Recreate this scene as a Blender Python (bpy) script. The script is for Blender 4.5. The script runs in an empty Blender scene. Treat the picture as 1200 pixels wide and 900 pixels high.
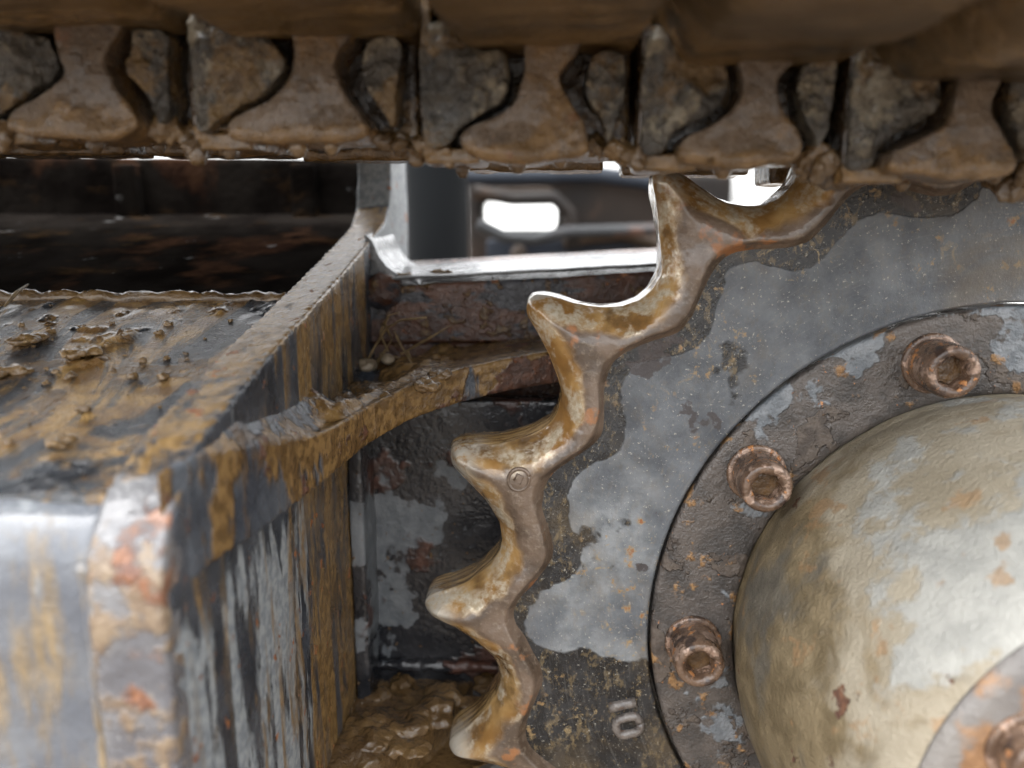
import bpy, bmesh, math, random
import numpy as np
from mathutils import Vector, Matrix

SC = bpy.context.scene
COL = SC.collection
rad = math.radians
random.seed(7)
RNG = np.random.default_rng(11)

# ------------------------------------------------------------------ camera
PITCH, YAW, FPX = rad(12.0), rad(3.2), 1000.0
FWD = np.array([-math.sin(YAW)*math.cos(PITCH), math.cos(YAW)*math.cos(PITCH), -math.sin(PITCH)])
RIGHT = np.array([math.cos(YAW), math.sin(YAW), 0.0])
UP = np.cross(RIGHT, FWD)
def ray(x, y):
    return (x-600)*RIGHT/FPX - (y-450)*UP/FPX + FWD
def at(x, y, Y):                      # point seen at photo pixel (x, y) on the plane Y
    d = ray(x, y); return d*(Y/d[1])
def atX(x, y, X):
    d = ray(x, y); return d*(X/d[0])
def atZ(x, y, Z):
    d = ray(x, y); return d*(Z/d[2])

cam_d = bpy.data.cameras.new('camera')
cam = bpy.data.objects.new('camera', cam_d); COL.objects.link(cam)
cam.location = (0, 0, 0)
cam.rotation_euler = (rad(90)-PITCH, 0, YAW)
cam_d.sensor_fit = 'HORIZONTAL'; cam_d.sensor_width = 36.0; cam_d.lens = 36.0*FPX/1200.0
cam_d.clip_start = 0.01; cam_d.clip_end = 2000
cam_d.dof.use_dof = True
cam_d.dof.focus_distance = float(np.dot(at(660, 520, .362), FWD))
cam_d.dof.aperture_fstop = 5.6
SC.camera = cam

# ------------------------------------------------------------------ sky, sun, exposure
SUN_EL, SUN_AZ = rad(52), rad(215)
world = bpy.data.worlds.new('World'); SC.world = world; world.use_nodes = True
nt = world.node_tree; nt.nodes.clear()
sky = nt.nodes.new('ShaderNodeTexSky'); sky.sky_type = 'NISHITA'; sky.sun_disc = False
sky.sun_elevation = SUN_EL; sky.sun_rotation = SUN_AZ
sky.air_density = 1.0; sky.dust_density = 1.5; sky.ozone_density = 1.0
hs = nt.nodes.new('ShaderNodeHueSaturation'); hs.inputs['Saturation'].default_value = 0.06
bg = nt.nodes.new('ShaderNodeBackground'); bg.inputs['Strength'].default_value = 0.15
wo = nt.nodes.new('ShaderNodeOutputWorld')
# overcast: luminance climbs evenly from the horizon to the zenith
tc = nt.nodes.new('ShaderNodeTexCoord'); sx_ = nt.nodes.new('ShaderNodeSeparateXYZ'); mr = nt.nodes.new('ShaderNodeMapRange')
mr.inputs[1].default_value = 0; mr.inputs[2].default_value = 1; mr.inputs[3].default_value = 0.9; mr.inputs[4].default_value = 2.3
vm = nt.nodes.new('ShaderNodeVectorMath'); vm.operation = 'SCALE'
nt.links.new(tc.outputs['Generated'], sx_.inputs[0]); nt.links.new(sx_.outputs[2], mr.inputs[0])
nt.links.new(sky.outputs[0], hs.inputs['Color']); nt.links.new(hs.outputs[0], vm.inputs[0]); nt.links.new(mr.outputs[0], vm.inputs['Scale'])
nt.links.new(vm.outputs[0], bg.inputs['Color'])
nt.links.new(bg.outputs[0], wo.inputs[0])
sun_d = bpy.data.lights.new('sun', 'SUN'); sun_d.energy = 0.6; sun_d.angle = rad(50); sun_d.color = (1, .97, .92)
sun = bpy.data.objects.new('sun', sun_d); COL.objects.link(sun)
SUN_DIR = Vector((-0.35, -0.10, 1.0)).normalized()      # towards the sun: high overhead behind cloud, a little left
sun.rotation_euler = SUN_DIR.to_track_quat('Z', 'Y').to_euler()
sky.sun_elevation = math.asin(SUN_DIR.z); sky.sun_rotation = math.atan2(SUN_DIR.x, SUN_DIR.y)
SC.view_settings.view_transform = 'Standard'; SC.view_settings.look = 'None'
SC.view_settings.exposure = 1.95; SC.view_settings.gamma = 1.0
SC.view_settings.use_curve_mapping = False
SC.render.engine = 'CYCLES'
SC.cycles.use_denoising = True
SC.cycles.max_bounces = 4; SC.cycles.diffuse_bounces = 3; SC.cycles.glossy_bounces = 3; SC.cycles.transmission_bounces = 0
SC.cycles.use_adaptive_sampling = True
SC.cycles.adaptive_threshold = 0.02

# ------------------------------------------------------------------ noise for relief
def _h(i, j, k, s):
    n = (i*374761393 + j*668265263 + k*2147483647 + s*974634777) & 0xFFFFFFFF
    n = ((n ^ (n >> 13))*1274126177) & 0xFFFFFFFF
    n = ((n ^ (n >> 15))*2246822519) & 0xFFFFFFFF
    return ((n ^ (n >> 16)) & 0xFFFF)/65535.0
def vnoise(p, seed=0):
    i = np.floor(p).astype(np.int64); f = p-i; f = f*f*f*(f*(f*6-15)+10)
    r = 0
    for a in (0, 1):
        wa = f[:, 0] if a else 1-f[:, 0]
        for b in (0, 1):
            wb = f[:, 1] if b else 1-f[:, 1]
            for c in (0, 1):
                wc = f[:, 2] if c else 1-f[:, 2]
                r = r + wa*wb*wc*_h(i[:, 0]+a, i[:, 1]+b, i[:, 2]+c, seed)
    return r*2-1
def fbm(p, scale, octaves=4, seed=0, gain=.5, stretch=(1, 1, 1)):
    p = np.asarray(p)*np.array(stretch)*scale; a = 1.0; t = 0; n = 0
    for o in range(octaves):
        t = t + a*vnoise(p+17.3*o, seed+o); n += a; a *= gain; p = p*2.03
    return t/n
def sstep(x, a, b):
    t = np.clip((x-a)/(b-a), 0, 1); return t*t*(3-2*t)

# ------------------------------------------------------------------ materials
class NB:
    def __init__(self, name):
        self.m = bpy.data.materials.new(name); self.m.use_nodes = True
        self.t = self.m.node_tree; self.t.nodes.clear()
        self.out = self.n('OutputMaterial'); self.b = self.n('BsdfPrincipled')
        self.l(self.b.outputs[0], self.out.inputs[0])
        self.co = self.n('TexCoord').outputs['Object']
        if name == 'rusty_bolt':       # each bolt wears its own rust
            va = self.n('VectorMath'); self.l(self.co, va.inputs[0]); self.l(self.n('ObjectInfo').outputs['Random'], va.inputs[1]); self.co = va.outputs[0]
    def n(self, k, **kw):
        x = self.t.nodes.new('ShaderNode'+k)
        for a, v in kw.items(): setattr(x, a, v)
        return x
    def l(self, a, b): self.t.links.new(a, b)
    def put(self, v, sock):
        if hasattr(v, 'is_linked') or hasattr(v, 'links'): self.l(v, sock)
        elif isinstance(v, (tuple, list)) and len(v) == 3 and sock.type == 'RGBA': sock.default_value = (*v, 1)
        else: sock.default_value = v
    def math(self, op, a, b=0.0, c=None, clamp=False):
        x = self.n('Math', operation=op, use_clamp=clamp); self.put(a, x.inputs[0]); self.put(b, x.inputs[1])
        if c is not None: self.put(c, x.inputs[2])
        return x.outputs[0]
    def noise(self, s, det=5, rough=.55, dist=0.0, st=(1, 1, 1), seed=0, rot=(0, 0, 0)):
        mp = self.n('Mapping'); self.l(self.co, mp.inputs[0])
        mp.inputs['Scale'].default_value = st; mp.inputs['Rotation'].default_value = rot
        mp.inputs['Location'].default_value = (seed*1.37, seed*2.11, seed*.73)
        x = self.n('TexNoise'); self.l(mp.outputs[0], x.inputs['Vector'])
        x.inputs['Scale'].default_value = s; x.inputs['Detail'].default_value = det
        x.inputs['Roughness'].default_value = rough; x.inputs['Distortion'].default_value = dist
        return x.outputs[0]
    def voro(self, s, st=(1, 1, 1), seed=0, rnd=1.0):
        mp = self.n('Mapping'); self.l(self.co, mp.inputs[0]); mp.inputs['Scale'].default_value = st
        mp.inputs['Location'].default_value = (seed*1.37, seed*2.11, seed*.73)
        x = self.n('TexVoronoi'); self.l(mp.outputs[0], x.inputs['Vector']); x.inputs['Scale'].default_value = s
        x.inputs['Randomness'].default_value = rnd
        return x.outputs['Distance']
    def attr(self, name):
        x = self.n('Attribute'); x.attribute_name = name; return x.outputs['Fac']
    def step(self, v, a, b, lo=0.0, hi=1.0):
        x = self.n('MapRange', interpolation_type='SMOOTHSTEP'); self.put(v, x.inputs[0])
        x.inputs[1].default_value = a; x.inputs[2].default_value = b
        x.inputs[3].default_value = lo; x.inputs[4].default_value = hi
        return x.outputs[0]
    def mix(self, f, a, b):
        x = self.n('Mix', data_type='RGBA'); self.put(f, x.inputs[0]); self.put(a, x.inputs[6]); self.put(b, x.inputs[7])
        return x.outputs[2]
    def mixf(self, f, a, b):
        x = self.n('Mix', data_type='FLOAT'); self.put(f, x.inputs[0]); self.put(a, x.inputs[2]); self.put(b, x.inputs[3])
        return x.outputs[0]
    def bump(self, h, dist, strength=1.0, prev=None):
        x = self.n('Bump'); x.inputs['Distance'].default_value = dist; x.inputs['Strength'].default_value = strength
        self.l(h, x.inputs['Height'])
        if prev is not None: self.l(prev, x.inputs['Normal'])
        return x.outputs[0]

def layered(name, base, bs, layers, rough=(.35, .6), bump=((300, .0004),), metal=0.0, coat=0.0, seed=0, spec=.5):
    """base colours mixed by noise, then layers of paint, rust, mud each with its own mask, gloss and thickness"""
    B = NB(name)
    col = B.mix(B.step(B.noise(bs, seed=seed), .36, .64), base[0], base[1])
    rg = B.mixf(B.step(B.noise(bs*1.7, seed=seed+3), .35, .65), rough[0], rough[1])
    height = None; met = metal
    for i, L in enumerate(layers):
        f = B.noise(L['s'], det=L.get('det', 4.5), rough=L.get('nr', .6), dist=L.get('dist', 0.0),
                    st=L.get('st', (1, 1, 1)), seed=seed+11*i+5, rot=L.get('rot', (0, 0, 0)))
        if 'vor' in L:
            f = B.math('SUBTRACT', 1.0, B.math('ADD', B.voro(L['vor'], seed=seed+i, st=L.get('st', (1, 1, 1))), B.math('MULTIPLY', f, .35)))
        if 'attr' in L:
            f = B.math('ADD', f, B.math('MULTIPLY', B.attr(L['attr']), L['aw']))
        m = B.step(f, L['t'], L['t']+L.get('w', .04))
        if 's2' in L:      # a second mask that breaks the layer up
            m = B.math('MULTIPLY', m, B.step(B.noise(L['s2'], det=4, seed=seed+7*i+2, st=L.get('st2', (1, 1, 1))), L['t2'], L['t2']+L.get('w2', .1)))
        if 'k' in L: m = B.math('MULTIPLY', m, L['k'])
        c = L['c']
        c = B.mix(B.step(B.noise(L.get('cs', L['s']*4), det=3, seed=seed+13*i), .38, .62), c[0], c[1]) if isinstance(c[0], tuple) else c
        col = B.mix(m, col, c)
        if 'r' in L: rg = B.mixf(m, rg, L['r'])
        if 'metal' in L: met = B.mixf(m, met, L['metal'])
        if 'h' in L:
            hm = B.math('MULTIPLY', m, L['h']); height = hm if height is None else B.math('ADD', height, hm)
    nrm = None
    if height is not None: nrm = B.bump(height, .001, 1.0)
    for s, d in bump:
        nrm = B.bump(B.noise(s, det=2.5, rough=.6, seed=seed+s*.01), d, 1.0, nrm)
    B.put(col, B.b.inputs['Base Color']); B.put(rg, B.b.inputs['Roughness']); B.put(met, B.b.inputs['Metallic'])
    B.b.inputs['Specular IOR Level'].default_value = spec
    if coat:
        B.b.inputs['Coat Weight'].default_value = coat; B.b.inputs['Coat Roughness'].default_value = .12
    if nrm is not None: B.put(nrm, B.b.inputs['Normal'])
    return B.m

MUD = ((.14, .074, .022), (.31, .19, .068)); MUDD = ((.07, .038, .015), (.13, .075, .028))
RUST = ((.16, .055, .022), (.34, .13, .04)); DRUST = ((.05, .022, .014), (.11, .05, .03))
STEEL = ((.014, .016, .02), (.035, .04, .047)); PALE = ((.20, .22, .24), (.34, .36, .37))
M = {}
M['tooth'] = None
M['roof'] = layered('muddy_painted_top', STEEL, 30, [
    dict(c=MUD, s=26, st=(1.0, .28, 1.0), rot=(0, 0, .75), t=.475, w=.09, r=.28, h=.5, dist=1.6, det=10, nr=.68),
    dict(c=MUDD, s=45, t=.56, w=.05, r=.2, h=.6),
    dict(c=(.30, .19, .08), s=420, t=.68, w=.03, r=.4, h=.5)], rough=(.16, .34), bump=((220, .0010), (900, .0010)), seed=2, coat=.35)
M['front'] = layered('streaked_front_paint', ((.095, .105, .125), (.155, .165, .18)), 25, [
    dict(c=((.20, .14, .065), (.29, .205, .10)), s=32, st=(1, 1, .22), t=.475, w=.11, r=.4, h=.4, k=.8, det=9, nr=.66),
    dict(c=PALE, s=60, st=(1, 1, .4), t=.56, w=.08, r=.4, k=.6)], rough=(.16, .34), bump=((120, .0008), (700, .0003)), seed=5, coat=.6)
M['end'] = layered('end_plate_paint_mud_runs_and_sheen', ((.022, .026, .033), (.055, .062, .075)), 40, [
    dict(c=((.16, .18, .20), (.27, .29, .30)), s=80, det=9, nr=.66, st=(1, 1, .16), t=.55, w=.05, r=.5, h=.5, attr='pale', aw=.6),
    dict(c=((.15, .088, .030), (.25, .155, .06)), s=60, st=(1, 1, .16), t=.49, w=.13, r=.26, h=.4, dist=.6, det=9, nr=.68, attr='mud', aw=.35, k=.92),
    dict(c=RUST, s=120, t=.63, w=.05, r=.6, h=.4)], rough=(.16, .34), bump=((260, .0006), (900, .0003)), seed=9)
M['end_top'] = M['end']
M['post'] = layered('rusty_front_edge', ((.10, .10, .11), (.17, .17, .175)), 45, [
    dict(c=((.17, .12, .08), (.24, .18, .12)), s=60, t=.49, w=.09, r=.45, h=.5),
    dict(c=((.13, .05, .025), (.24, .10, .045)), s=60, t=.565, w=.10, r=.5, h=.6, det=9),
    dict(c=(.4, .4, .4), s=330, t=.70, w=.04, r=.5)], rough=(.2, .36), bump=((200, .0010), (800, .0004)), seed=12, coat=.6)
M['flange'] = layered('muddy_flange', ((.035, .042, .055), (.075, .085, .10)), 40, [
    dict(c=((.095, .053, .018), (.20, .12, .045)), s=50, st=(1, 1, .3), t=.56, w=.06, r=.20, h=.8, attr='mud', aw=.25),
    dict(c=MUDD, s=90, st=(1, 1, .3), t=.54, w=.10, r=.16, h=.4, k=.7),
    dict(c=DRUST, s=45, t=.62, w=.06, r=.45, h=.6, attr='rusty', aw=.30),
    dict(c=RUST, s=70, t=.66, w=.06, r=.5, h=.4)], rough=(.14, .3), bump=((240, .0009), (900, .0004)), seed=15)
M['wall'] = layered('dark_wet_wall', ((.012, .013, .016), (.03, .03, .033)), 30, [
    dict(c=((.09, .10, .11), (.13, .14, .15)), s=24, t=.54, w=.03, r=.5),
    dict(c=((.035, .016, .012), (.08, .035, .024)), s=22, t=.55, w=.05, r=.4, h=.5),
    dict(c=MUDD, s=300, t=.66, w=.03, r=.3, h=.4)], rough=(.14, .3), bump=((300, .0006),), seed=19)
M['rear'] = layered('shade_toned_inner_plate', ((.006, .005, .0045), (.014, .012, .0105)), 24, [  # near-black base puts the chain's shade into the recess colour
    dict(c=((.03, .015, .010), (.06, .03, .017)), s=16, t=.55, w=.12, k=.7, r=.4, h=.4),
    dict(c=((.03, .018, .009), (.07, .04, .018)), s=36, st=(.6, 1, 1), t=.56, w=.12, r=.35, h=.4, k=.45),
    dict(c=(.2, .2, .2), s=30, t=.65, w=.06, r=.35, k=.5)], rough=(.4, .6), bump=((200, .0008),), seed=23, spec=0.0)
M['beam'] = layered('rusted_beam', DRUST, 60, [
    dict(c=((.02, .02, .024), (.05, .05, .058)), s=50, st=(.35, 1, 1), t=.52, w=.05, r=.2),
    dict(c=MUDD, s=90, t=.57, w=.06, r=.22, h=.6),
    dict(c=RUST, s=80, t=.64, w=.05, r=.4, h=.4)], rough=(.10, .24), bump=((420, .0009), (1100, .0004)), seed=27)
M['beam_sheen'] = layered('beam_steel_with_painted_sheen', ((.10, .105, .11), (.2, .205, .21)), 60, [  # pale grey stands in for sky reflected at a grazing angle
    dict(c=(.05, .045, .04), s=90, st=(.25, 1, 1), t=.56, w=.05, r=.3)], rough=(.2, .4), bump=((200, .0012),), seed=29, coat=.25)
M['mud'] = layered('wet_brown_mud', ((.10, .058, .022), (.19, .115, .045)), 60, [
    dict(c=((.22, .14, .06), (.28, .19, .09)), s=260, t=.62, w=.06, r=.3)], rough=(.08, .28), bump=((350, .0016), (1200, .0005)), seed=31, coat=.4)
M['mud_dark'] = layered('dark_wet_mud', ((.075, .043, .017), (.15, .09, .036)), 50, [], rough=(.08, .26), bump=((350, .0012), (1200, .0005)), seed=33, coat=.5)
M['pad'] = layered('muddy_link_pad', ((.085, .057, .035), (.150, .104, .067)), 70, [
    dict(c=((.12, .068, .024), (.19, .11, .042)), s=40, t=.53, w=.09, r=.22, h=.3, attr='low', aw=.28),
    dict(c=((.20, .155, .11), (.26, .20, .145)), s=300, t=.62, w=.08, r=.4, h=.4, k=.7),
    dict(c=RUST, s=50, t=.63, w=.06, r=.5, k=.5)], rough=(.20, .40), bump=((260, .0014), (800, .0012), (1900, .0005)), seed=37, coat=.25)
M['boss'] = layered('torn_dark_boss', ((.04, .036, .031), (.095, .083, .067)), 50, [
    dict(c=((.15, .125, .09), (.26, .225, .165)), s=36, t=.50, w=.08, r=.45, h=.6, nr=.75),
    dict(c=((.11, .068, .03), (.18, .115, .05)), s=45, t=.50, w=.08, r=.22, h=.4)], rough=(.16, .36), bump=((230, .0028), (700, .0018), (1900, .0006)), seed=41, coat=.2)
M['linkplate'] = layered('dark_muddy_link_plate', ((.03, .02, .012), (.065, .04, .02)), 50, [
    dict(c=((.10, .058, .02), (.17, .10, .038)), s=40, t=.50, w=.08, r=.25, h=.6, attr='low', aw=.3),
    ], rough=(.12, .34), bump=((260, .0012), (900, .0005)), seed=45, coat=.25)
M['shoe'] = layered('mud_coated_shoe', ((.07, .045, .02), (.13, .082, .036)), 18, [
    dict(c=((.035, .026, .018), (.065, .045, .028)), s=45, st=(.25, 1, 1), t=.52, w=.07, r=.3),
    dict(c=((.14, .09, .042), (.20, .13, .06)), s=60, st=(.25, 1, 1), t=.55, w=.08, r=.25, h=.6)], rough=(.28, .5), bump=((120, .0016), (500, .0006)), seed=49)
M['bush'] = layered('wet_bushing', DRUST, 60, [dict(c=MUDD, s=50, t=.5, w=.1, r=.3)], rough=(.2, .35), seed=52)
M['ring'] = layered('rusty_flange_ring', ((.055, .05, .047), (.11, .095, .085)), 70, [
    dict(c=((.13, .145, .16), (.21, .225, .24)), s=30, t=.575, w=.03, r=.42, h=.35),
    dict(c=((.07, .056, .047), (.115, .093, .076)), s=46, t=.55, w=.03, r=.6, h=.7),
    dict(c=((.22, .12, .05), (.34, .2, .09)), s=75, t=.585, w=.07, r=.5, h=.3),
    dict(c=((.42, .16, .06), (.5, .24, .1)), s=210, t=.66, w=.05, r=.6)], rough=(.24, .46), bump=((330, .0009), (1000, .0004)), seed=56)
M['drum'] = layered('worn_cream_drum', ((.27, .232, .168), (.335, .295, .225)), 34, [
    dict(c=((.15, .115, .066), (.23, .18, .108)), s=20, t=.49, w=.14, r=.42, attr='back', aw=.34, dist=.4),
    dict(c=((.11, .098, .078), (.16, .143, .112)), s=30, t=.60, w=.12, r=.4, attr='back', aw=.10, st=(1, 1, .6)),
    dict(c=((.29, .288, .265), (.355, .35, .32)), s=22, t=.525, w=.06, r=.6, attr='back', aw=-.14, det=9, nr=.62, h=.25),
    dict(c=((.26, .16, .08), (.33, .21, .11)), s=48, t=.60, w=.06, r=.5, k=.7),
    dict(c=((.10, .05, .035), (.17, .085, .05)), s=60, t=.67, w=.02, r=.6, h=-.5)], rough=(.42, .62), bump=((150, .0006), (700, .0008)), seed=60, spec=.35)
M['cap'] = layered('rusty_cap', ((.13, .12, .115), (.20, .185, .17)), 34, [
    dict(c=((.22, .12, .06), (.32, .18, .09)), s=40, t=.46, w=.12, r=.5),
    dict(c=((.42, .36, .26), (.52, .46, .36)), s=60, t=.56, w=.06, r=.5)], rough=(.3, .5), bump=((150, .001), (700, .0004)), seed=64)
M['bolt'] = layered('rusty_bolt', ((.085, .05, .032), (.16, .10, .065)), 120, [
    dict(c=((.30, .20, .15), (.42, .30, .23)), s=130, t=.53, w=.07, r=.36, metal=.35),
    dict(c=((.42, .17, .06), (.5, .24, .09)), s=200, t=.60, w=.05, r=.5, h=.3),
    dict(c=(.05, .032, .025), s=70, t=.55, w=.08, r=.2)], rough=(.16, .36), bump=((600, .0006),), seed=68, coat=.25)
M['digit'] = layered('worn_raised_digit', ((.085, .072, .065), (.17, .15, .135)), 220, [dict(c=(.12, .07, .045), s=160, t=.55, w=.08, r=.4)], rough=(.22, .36), bump=((700, .0005),), seed=71, coat=.4)
M['water'] = layered('rusty_socket_water', ((.06, .032, .013), (.12, .065, .025)), 200, [], rough=(.12, .3), bump=((500, .0006),), seed=70)
M['far_dark'] = layered('far_dark_paint', ((.008, .009, .011), (.014, .016, .018)), 8, [dict(c=DRUST, s=10, t=.6, w=.1, r=.5)], rough=(.6, .7), bump=(), seed=72)
M['far_blue'] = layered('far_blue_grey_paint', ((.012, .015, .022), (.022, .027, .036)), 8, [], rough=(.5, .6), bump=(), seed=74, spec=.2)
M['far_rust'] = layered('far_rust', ((.010, .008, .007), (.022, .015, .011)), 9, [dict(c=(.045, .028, .018), s=12, t=.56, w=.1)], rough=(.5, .6), bump=(), seed=76, spec=.2)
M['far_tan'] = layered('far_tan', ((.05, .037, .028), (.075, .055, .042)), 9, [], rough=(.5, .6), bump=(), seed=78, spec=.2)
M['far_pillar'] = layered('far_pillar_paint', ((.006, .0065, .0075), (.009, .010, .011)), 6, [], rough=(.6, .7), bump=(), seed=79, spec=.05)
M['ground'] = layered('mud_and_pale_gravel', ((.5, .5, .48), (.6, .6, .58)), 3, [dict(c=((.06, .04, .022), (.11, .075, .042)), s=1.5, t=.5, w=.1, r=.4, attr='near', aw=1.0)], rough=(.5, .8), bump=((40, .01),), seed=80)
M['root'] = layered('dry_roots', ((.12, .08, .035), (.22, .15, .07)), 200, [], rough=(.4, .5), bump=(), seed=82)
M['pebble'] = layered('pale_pebble', ((.17, .13, .085), (.26, .21, .15)), 200, [], rough=(.3, .4), bump=((600, .0005),), seed=84)

def tooth_material():
    B = NB('worn_sprocket_tooth')
    d = B.attr('edge')                     # millimetres from the worn outline; negative on the running surface
    n1 = B.noise(55, det=3.5, rough=.5, seed=1); n2 = B.noise(420, det=4, rough=.65, seed=2); n3 = B.noise(26, det=4, seed=3)
    dn = B.math('ADD', d, B.math('MULTIPLY', B.math('SUBTRACT', n3, .5), 26.0))
    dn = B.math('ADD', dn, B.math('MULTIPLY', B.math('SUBTRACT', n1, .5), 12.0))
    brown = B.mix(B.step(n1, .38, .62), (.075, .050, .033), (.155, .108, .076))
    brown = B.mix(B.math('MULTIPLY', B.step(n2, .5, .75), .6), brown, (.26, .21, .16))
    gold = B.mix(B.step(n1, .36, .66), (.25, .130, .040), (.45, .285, .115))
    gold = B.mix(B.step(B.noise(34, det=6, seed=15), .52, .66), gold, (.13, .075, .032))
    white = B.mix(B.step(n2, .35, .65), (.52, .42, .28), (.72, .64, .50))
    crest = B.step(dn, 7.5, 12.5)          # 0 on the worn crest, 1 on the flat
    col = B.mix(crest, gold, brown)
    streak = B.math('ADD', B.math('MULTIPLY', B.noise(75, det=4, rough=.55, seed=5, dist=.5), .82), B.math('MULTIPLY', n2, .18))
    wm = B.math('MULTIPLY', B.step(streak, .45, .62), B.math('MULTIPLY', B.step(dn, -4, 3.5), B.math('SUBTRACT', 1.0, B.step(dn, 7.5, 12.0))))
    col = B.mix(wm, col, white)
    rustm = B.math('MULTIPLY', B.step(B.noise(48, seed=9), .58, .64), crest)
    col = B.mix(rustm, col, (.30, .13, .05))
    run = B.step(d, -.2, .6)               # running surface between the teeth: bare wet steel with brown film
    st = B.noise(420, det=5, rough=.65, st=(.10, 1, .10), seed=12)
    film = B.mix(B.step(st, .40, .60), (.20, .115, .042), (.42, .28, .12))
    col = B.mix(run, film, col)
    tipw = B.math('MULTIPLY', B.attr('tip'), B.math('MULTIPLY', B.step(B.math('ADD', n1, B.math('MULTIPLY', n2, .3)), .55, .70), B.step(d, -6, 1)))
    col = B.mix(tipw, col, (.60, .56, .48)); wm = B.math('MAXIMUM', wm, tipw)  # polished tips, with their highlight spots put into the colour too
    B.put(col, B.b.inputs['Base Color'])
    rg = B.mixf(crest, B.mixf(B.step(n1, .4, .6), .10, .26), .40)
    rg = B.mixf(run, B.mixf(B.step(st, .45, .6), .12, .26), rg)
    B.put(rg, B.b.inputs['Roughness'])
    B.put(B.mixf(B.math('MULTIPLY', wm, .35), 0.0, 1.0), B.b.inputs['Metallic'])
    nm = B.bump(n1, .0014, .8); nm = B.bump(B.math('MULTIPLY', n2, crest), .0006, .8, nm)
    nm = B.bump(B.math('MULTIPLY', st, B.math('SUBTRACT', 1.0, run)), .0010, 1.0, nm)
    nm = B.bump(B.math('MULTIPLY', streak, B.math('SUBTRACT', 1.0, crest)), .0010, .8, nm)
    B.put(nm, B.b.inputs['Normal'])
    B.b.inputs['Coat Weight'].default_value = .6; B.b.inputs['Coat Roughness'].default_value = .09
    return B.m
M['tooth'] = tooth_material()

def plate_material():
    B = NB('painted_sprocket_plate')
    e = B.attr('edge')                     # millimetres from the tooth band
    lo = B.attr('lowside')                 # 0 at the top of the plate, 1 on the splashed lower part
    n1 = B.noise(21, det=5, seed=4, rough=.5); n2 = B.noise(700, det=4, rough=.7, seed=6); n3 = B.noise(90, det=6, seed=8)
    wet = B.mix(B.step(n3, .36, .64), (.007, .0075, .0085), (.020, .021, .0235))
    dry = B.mix(B.step(n3, .36, .64), (.14, .155, .17), (.25, .265, .275))
    f = B.math('ADD', B.math('MULTIPLY', B.math('MINIMUM', e, 15.0), .023), B.math('SUBTRACT', n1, .5))
    f = B.math('ADD', f, B.math('MULTIPLY', B.math('SUBTRACT', n3, .5), .08))
    f = B.math('SUBTRACT', f, B.math('MULTIPLY', lo, .40))
    dm = B.step(f, .205, .235)
    up = B.step(n1, .40, .62)
    up = B.math('ADD', up, B.step(B.attr('upside'), .3, .9), clamp=True)
    dry = B.mix(B.math('MULTIPLY', up, .75), dry, B.mix(B.step(B.noise(40, det=7, rough=.65, seed=33), .35, .65), (.035, .04, .05), (.11, .12, .135)))
    col = B.mix(dm, wet, dry)
    # brown splash grain, gold scuffs and rust spots
    gr = B.noise(260, det=5, rough=.75, st=(1, 1, .55), seed=14)
    gm = B.math('MULTIPLY', B.step(gr, .53, .62), B.math('MULTIPLY', B.math('SUBTRACT', 1.0, B.math('MULTIPLY', dm, .8)), .62))
    col = B.mix(gm, col, (.17, .125, .065))
    sp = B.math('MULTIPLY', B.step(n2, .60, .70), .75)
    col = B.mix(sp, col, (.46, .44, .38))
    sc = B.math('MULTIPLY', B.step(B.noise(120, det=7, rough=.7, dist=1.2, seed=17), .57, .64), B.step(B.noise(18, det=3, seed=21), .50, .62))
    col = B.mix(B.math('MULTIPLY', sc, .8), col, (.34, .25, .13))
    cx_ = B.n('CombineXYZ'); B.put(B.attr('rr'), cx_.inputs[0]); B.put(B.attr('aa'), cx_.inputs[1])
    arc = B.n('TexNoise'); B.l(cx_.outputs[0], arc.inputs['Vector']); arc.inputs['Scale'].default_value = 1.0; arc.inputs['Detail'].default_value = 4
    am = B.math('MULTIPLY', B.step(arc.outputs[0], .56, .68), .13)
    col = B.mix(am, col, (.25, .24, .22))
    sm_ = B.step(B.noise(22, det=2, seed=25), .50, .56)
    rs = B.noise(150, det=8, rough=.62, seed=41)
    col = B.mix(B.math('MULTIPLY', B.math('MULTIPLY', B.step(rs, .585, .66), sm_), .75), col, (.33, .22, .10))
    col = B.mix(B.math('MULTIPLY', B.step(rs, .655, .70), sm_), col, (.27, .10, .035))
    wash = B.noise(16, det=6, rough=.6, st=(1, 1, 1), seed=45, dist=.6)
    col = B.mix(B.math('MULTIPLY', B.step(wash, .50, .66), .45), col, (.12, .088, .05))
    dk = B.math('MULTIPLY', B.step(B.noise(34, det=5, seed=29), .63, .65), .85)
    col = B.mix(dk, col, (.045, .035, .034))
    B.put(col, B.b.inputs['Base Color'])
    B.put(B.mixf(dm, B.mixf(B.step(n3, .4, .6), .17, .34), .50), B.b.inputs['Roughness'])
    nm = B.bump(n3, .0008, .7); nm = B.bump(gr, .0006, .9, nm); nm = B.bump(n2, .0004, .8, nm); nm = B.bump(dm, .0003, 1.0, nm)
    B.put(nm, B.b.inputs['Normal'])
    return B.m
M['plate'] = plate_material()

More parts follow.
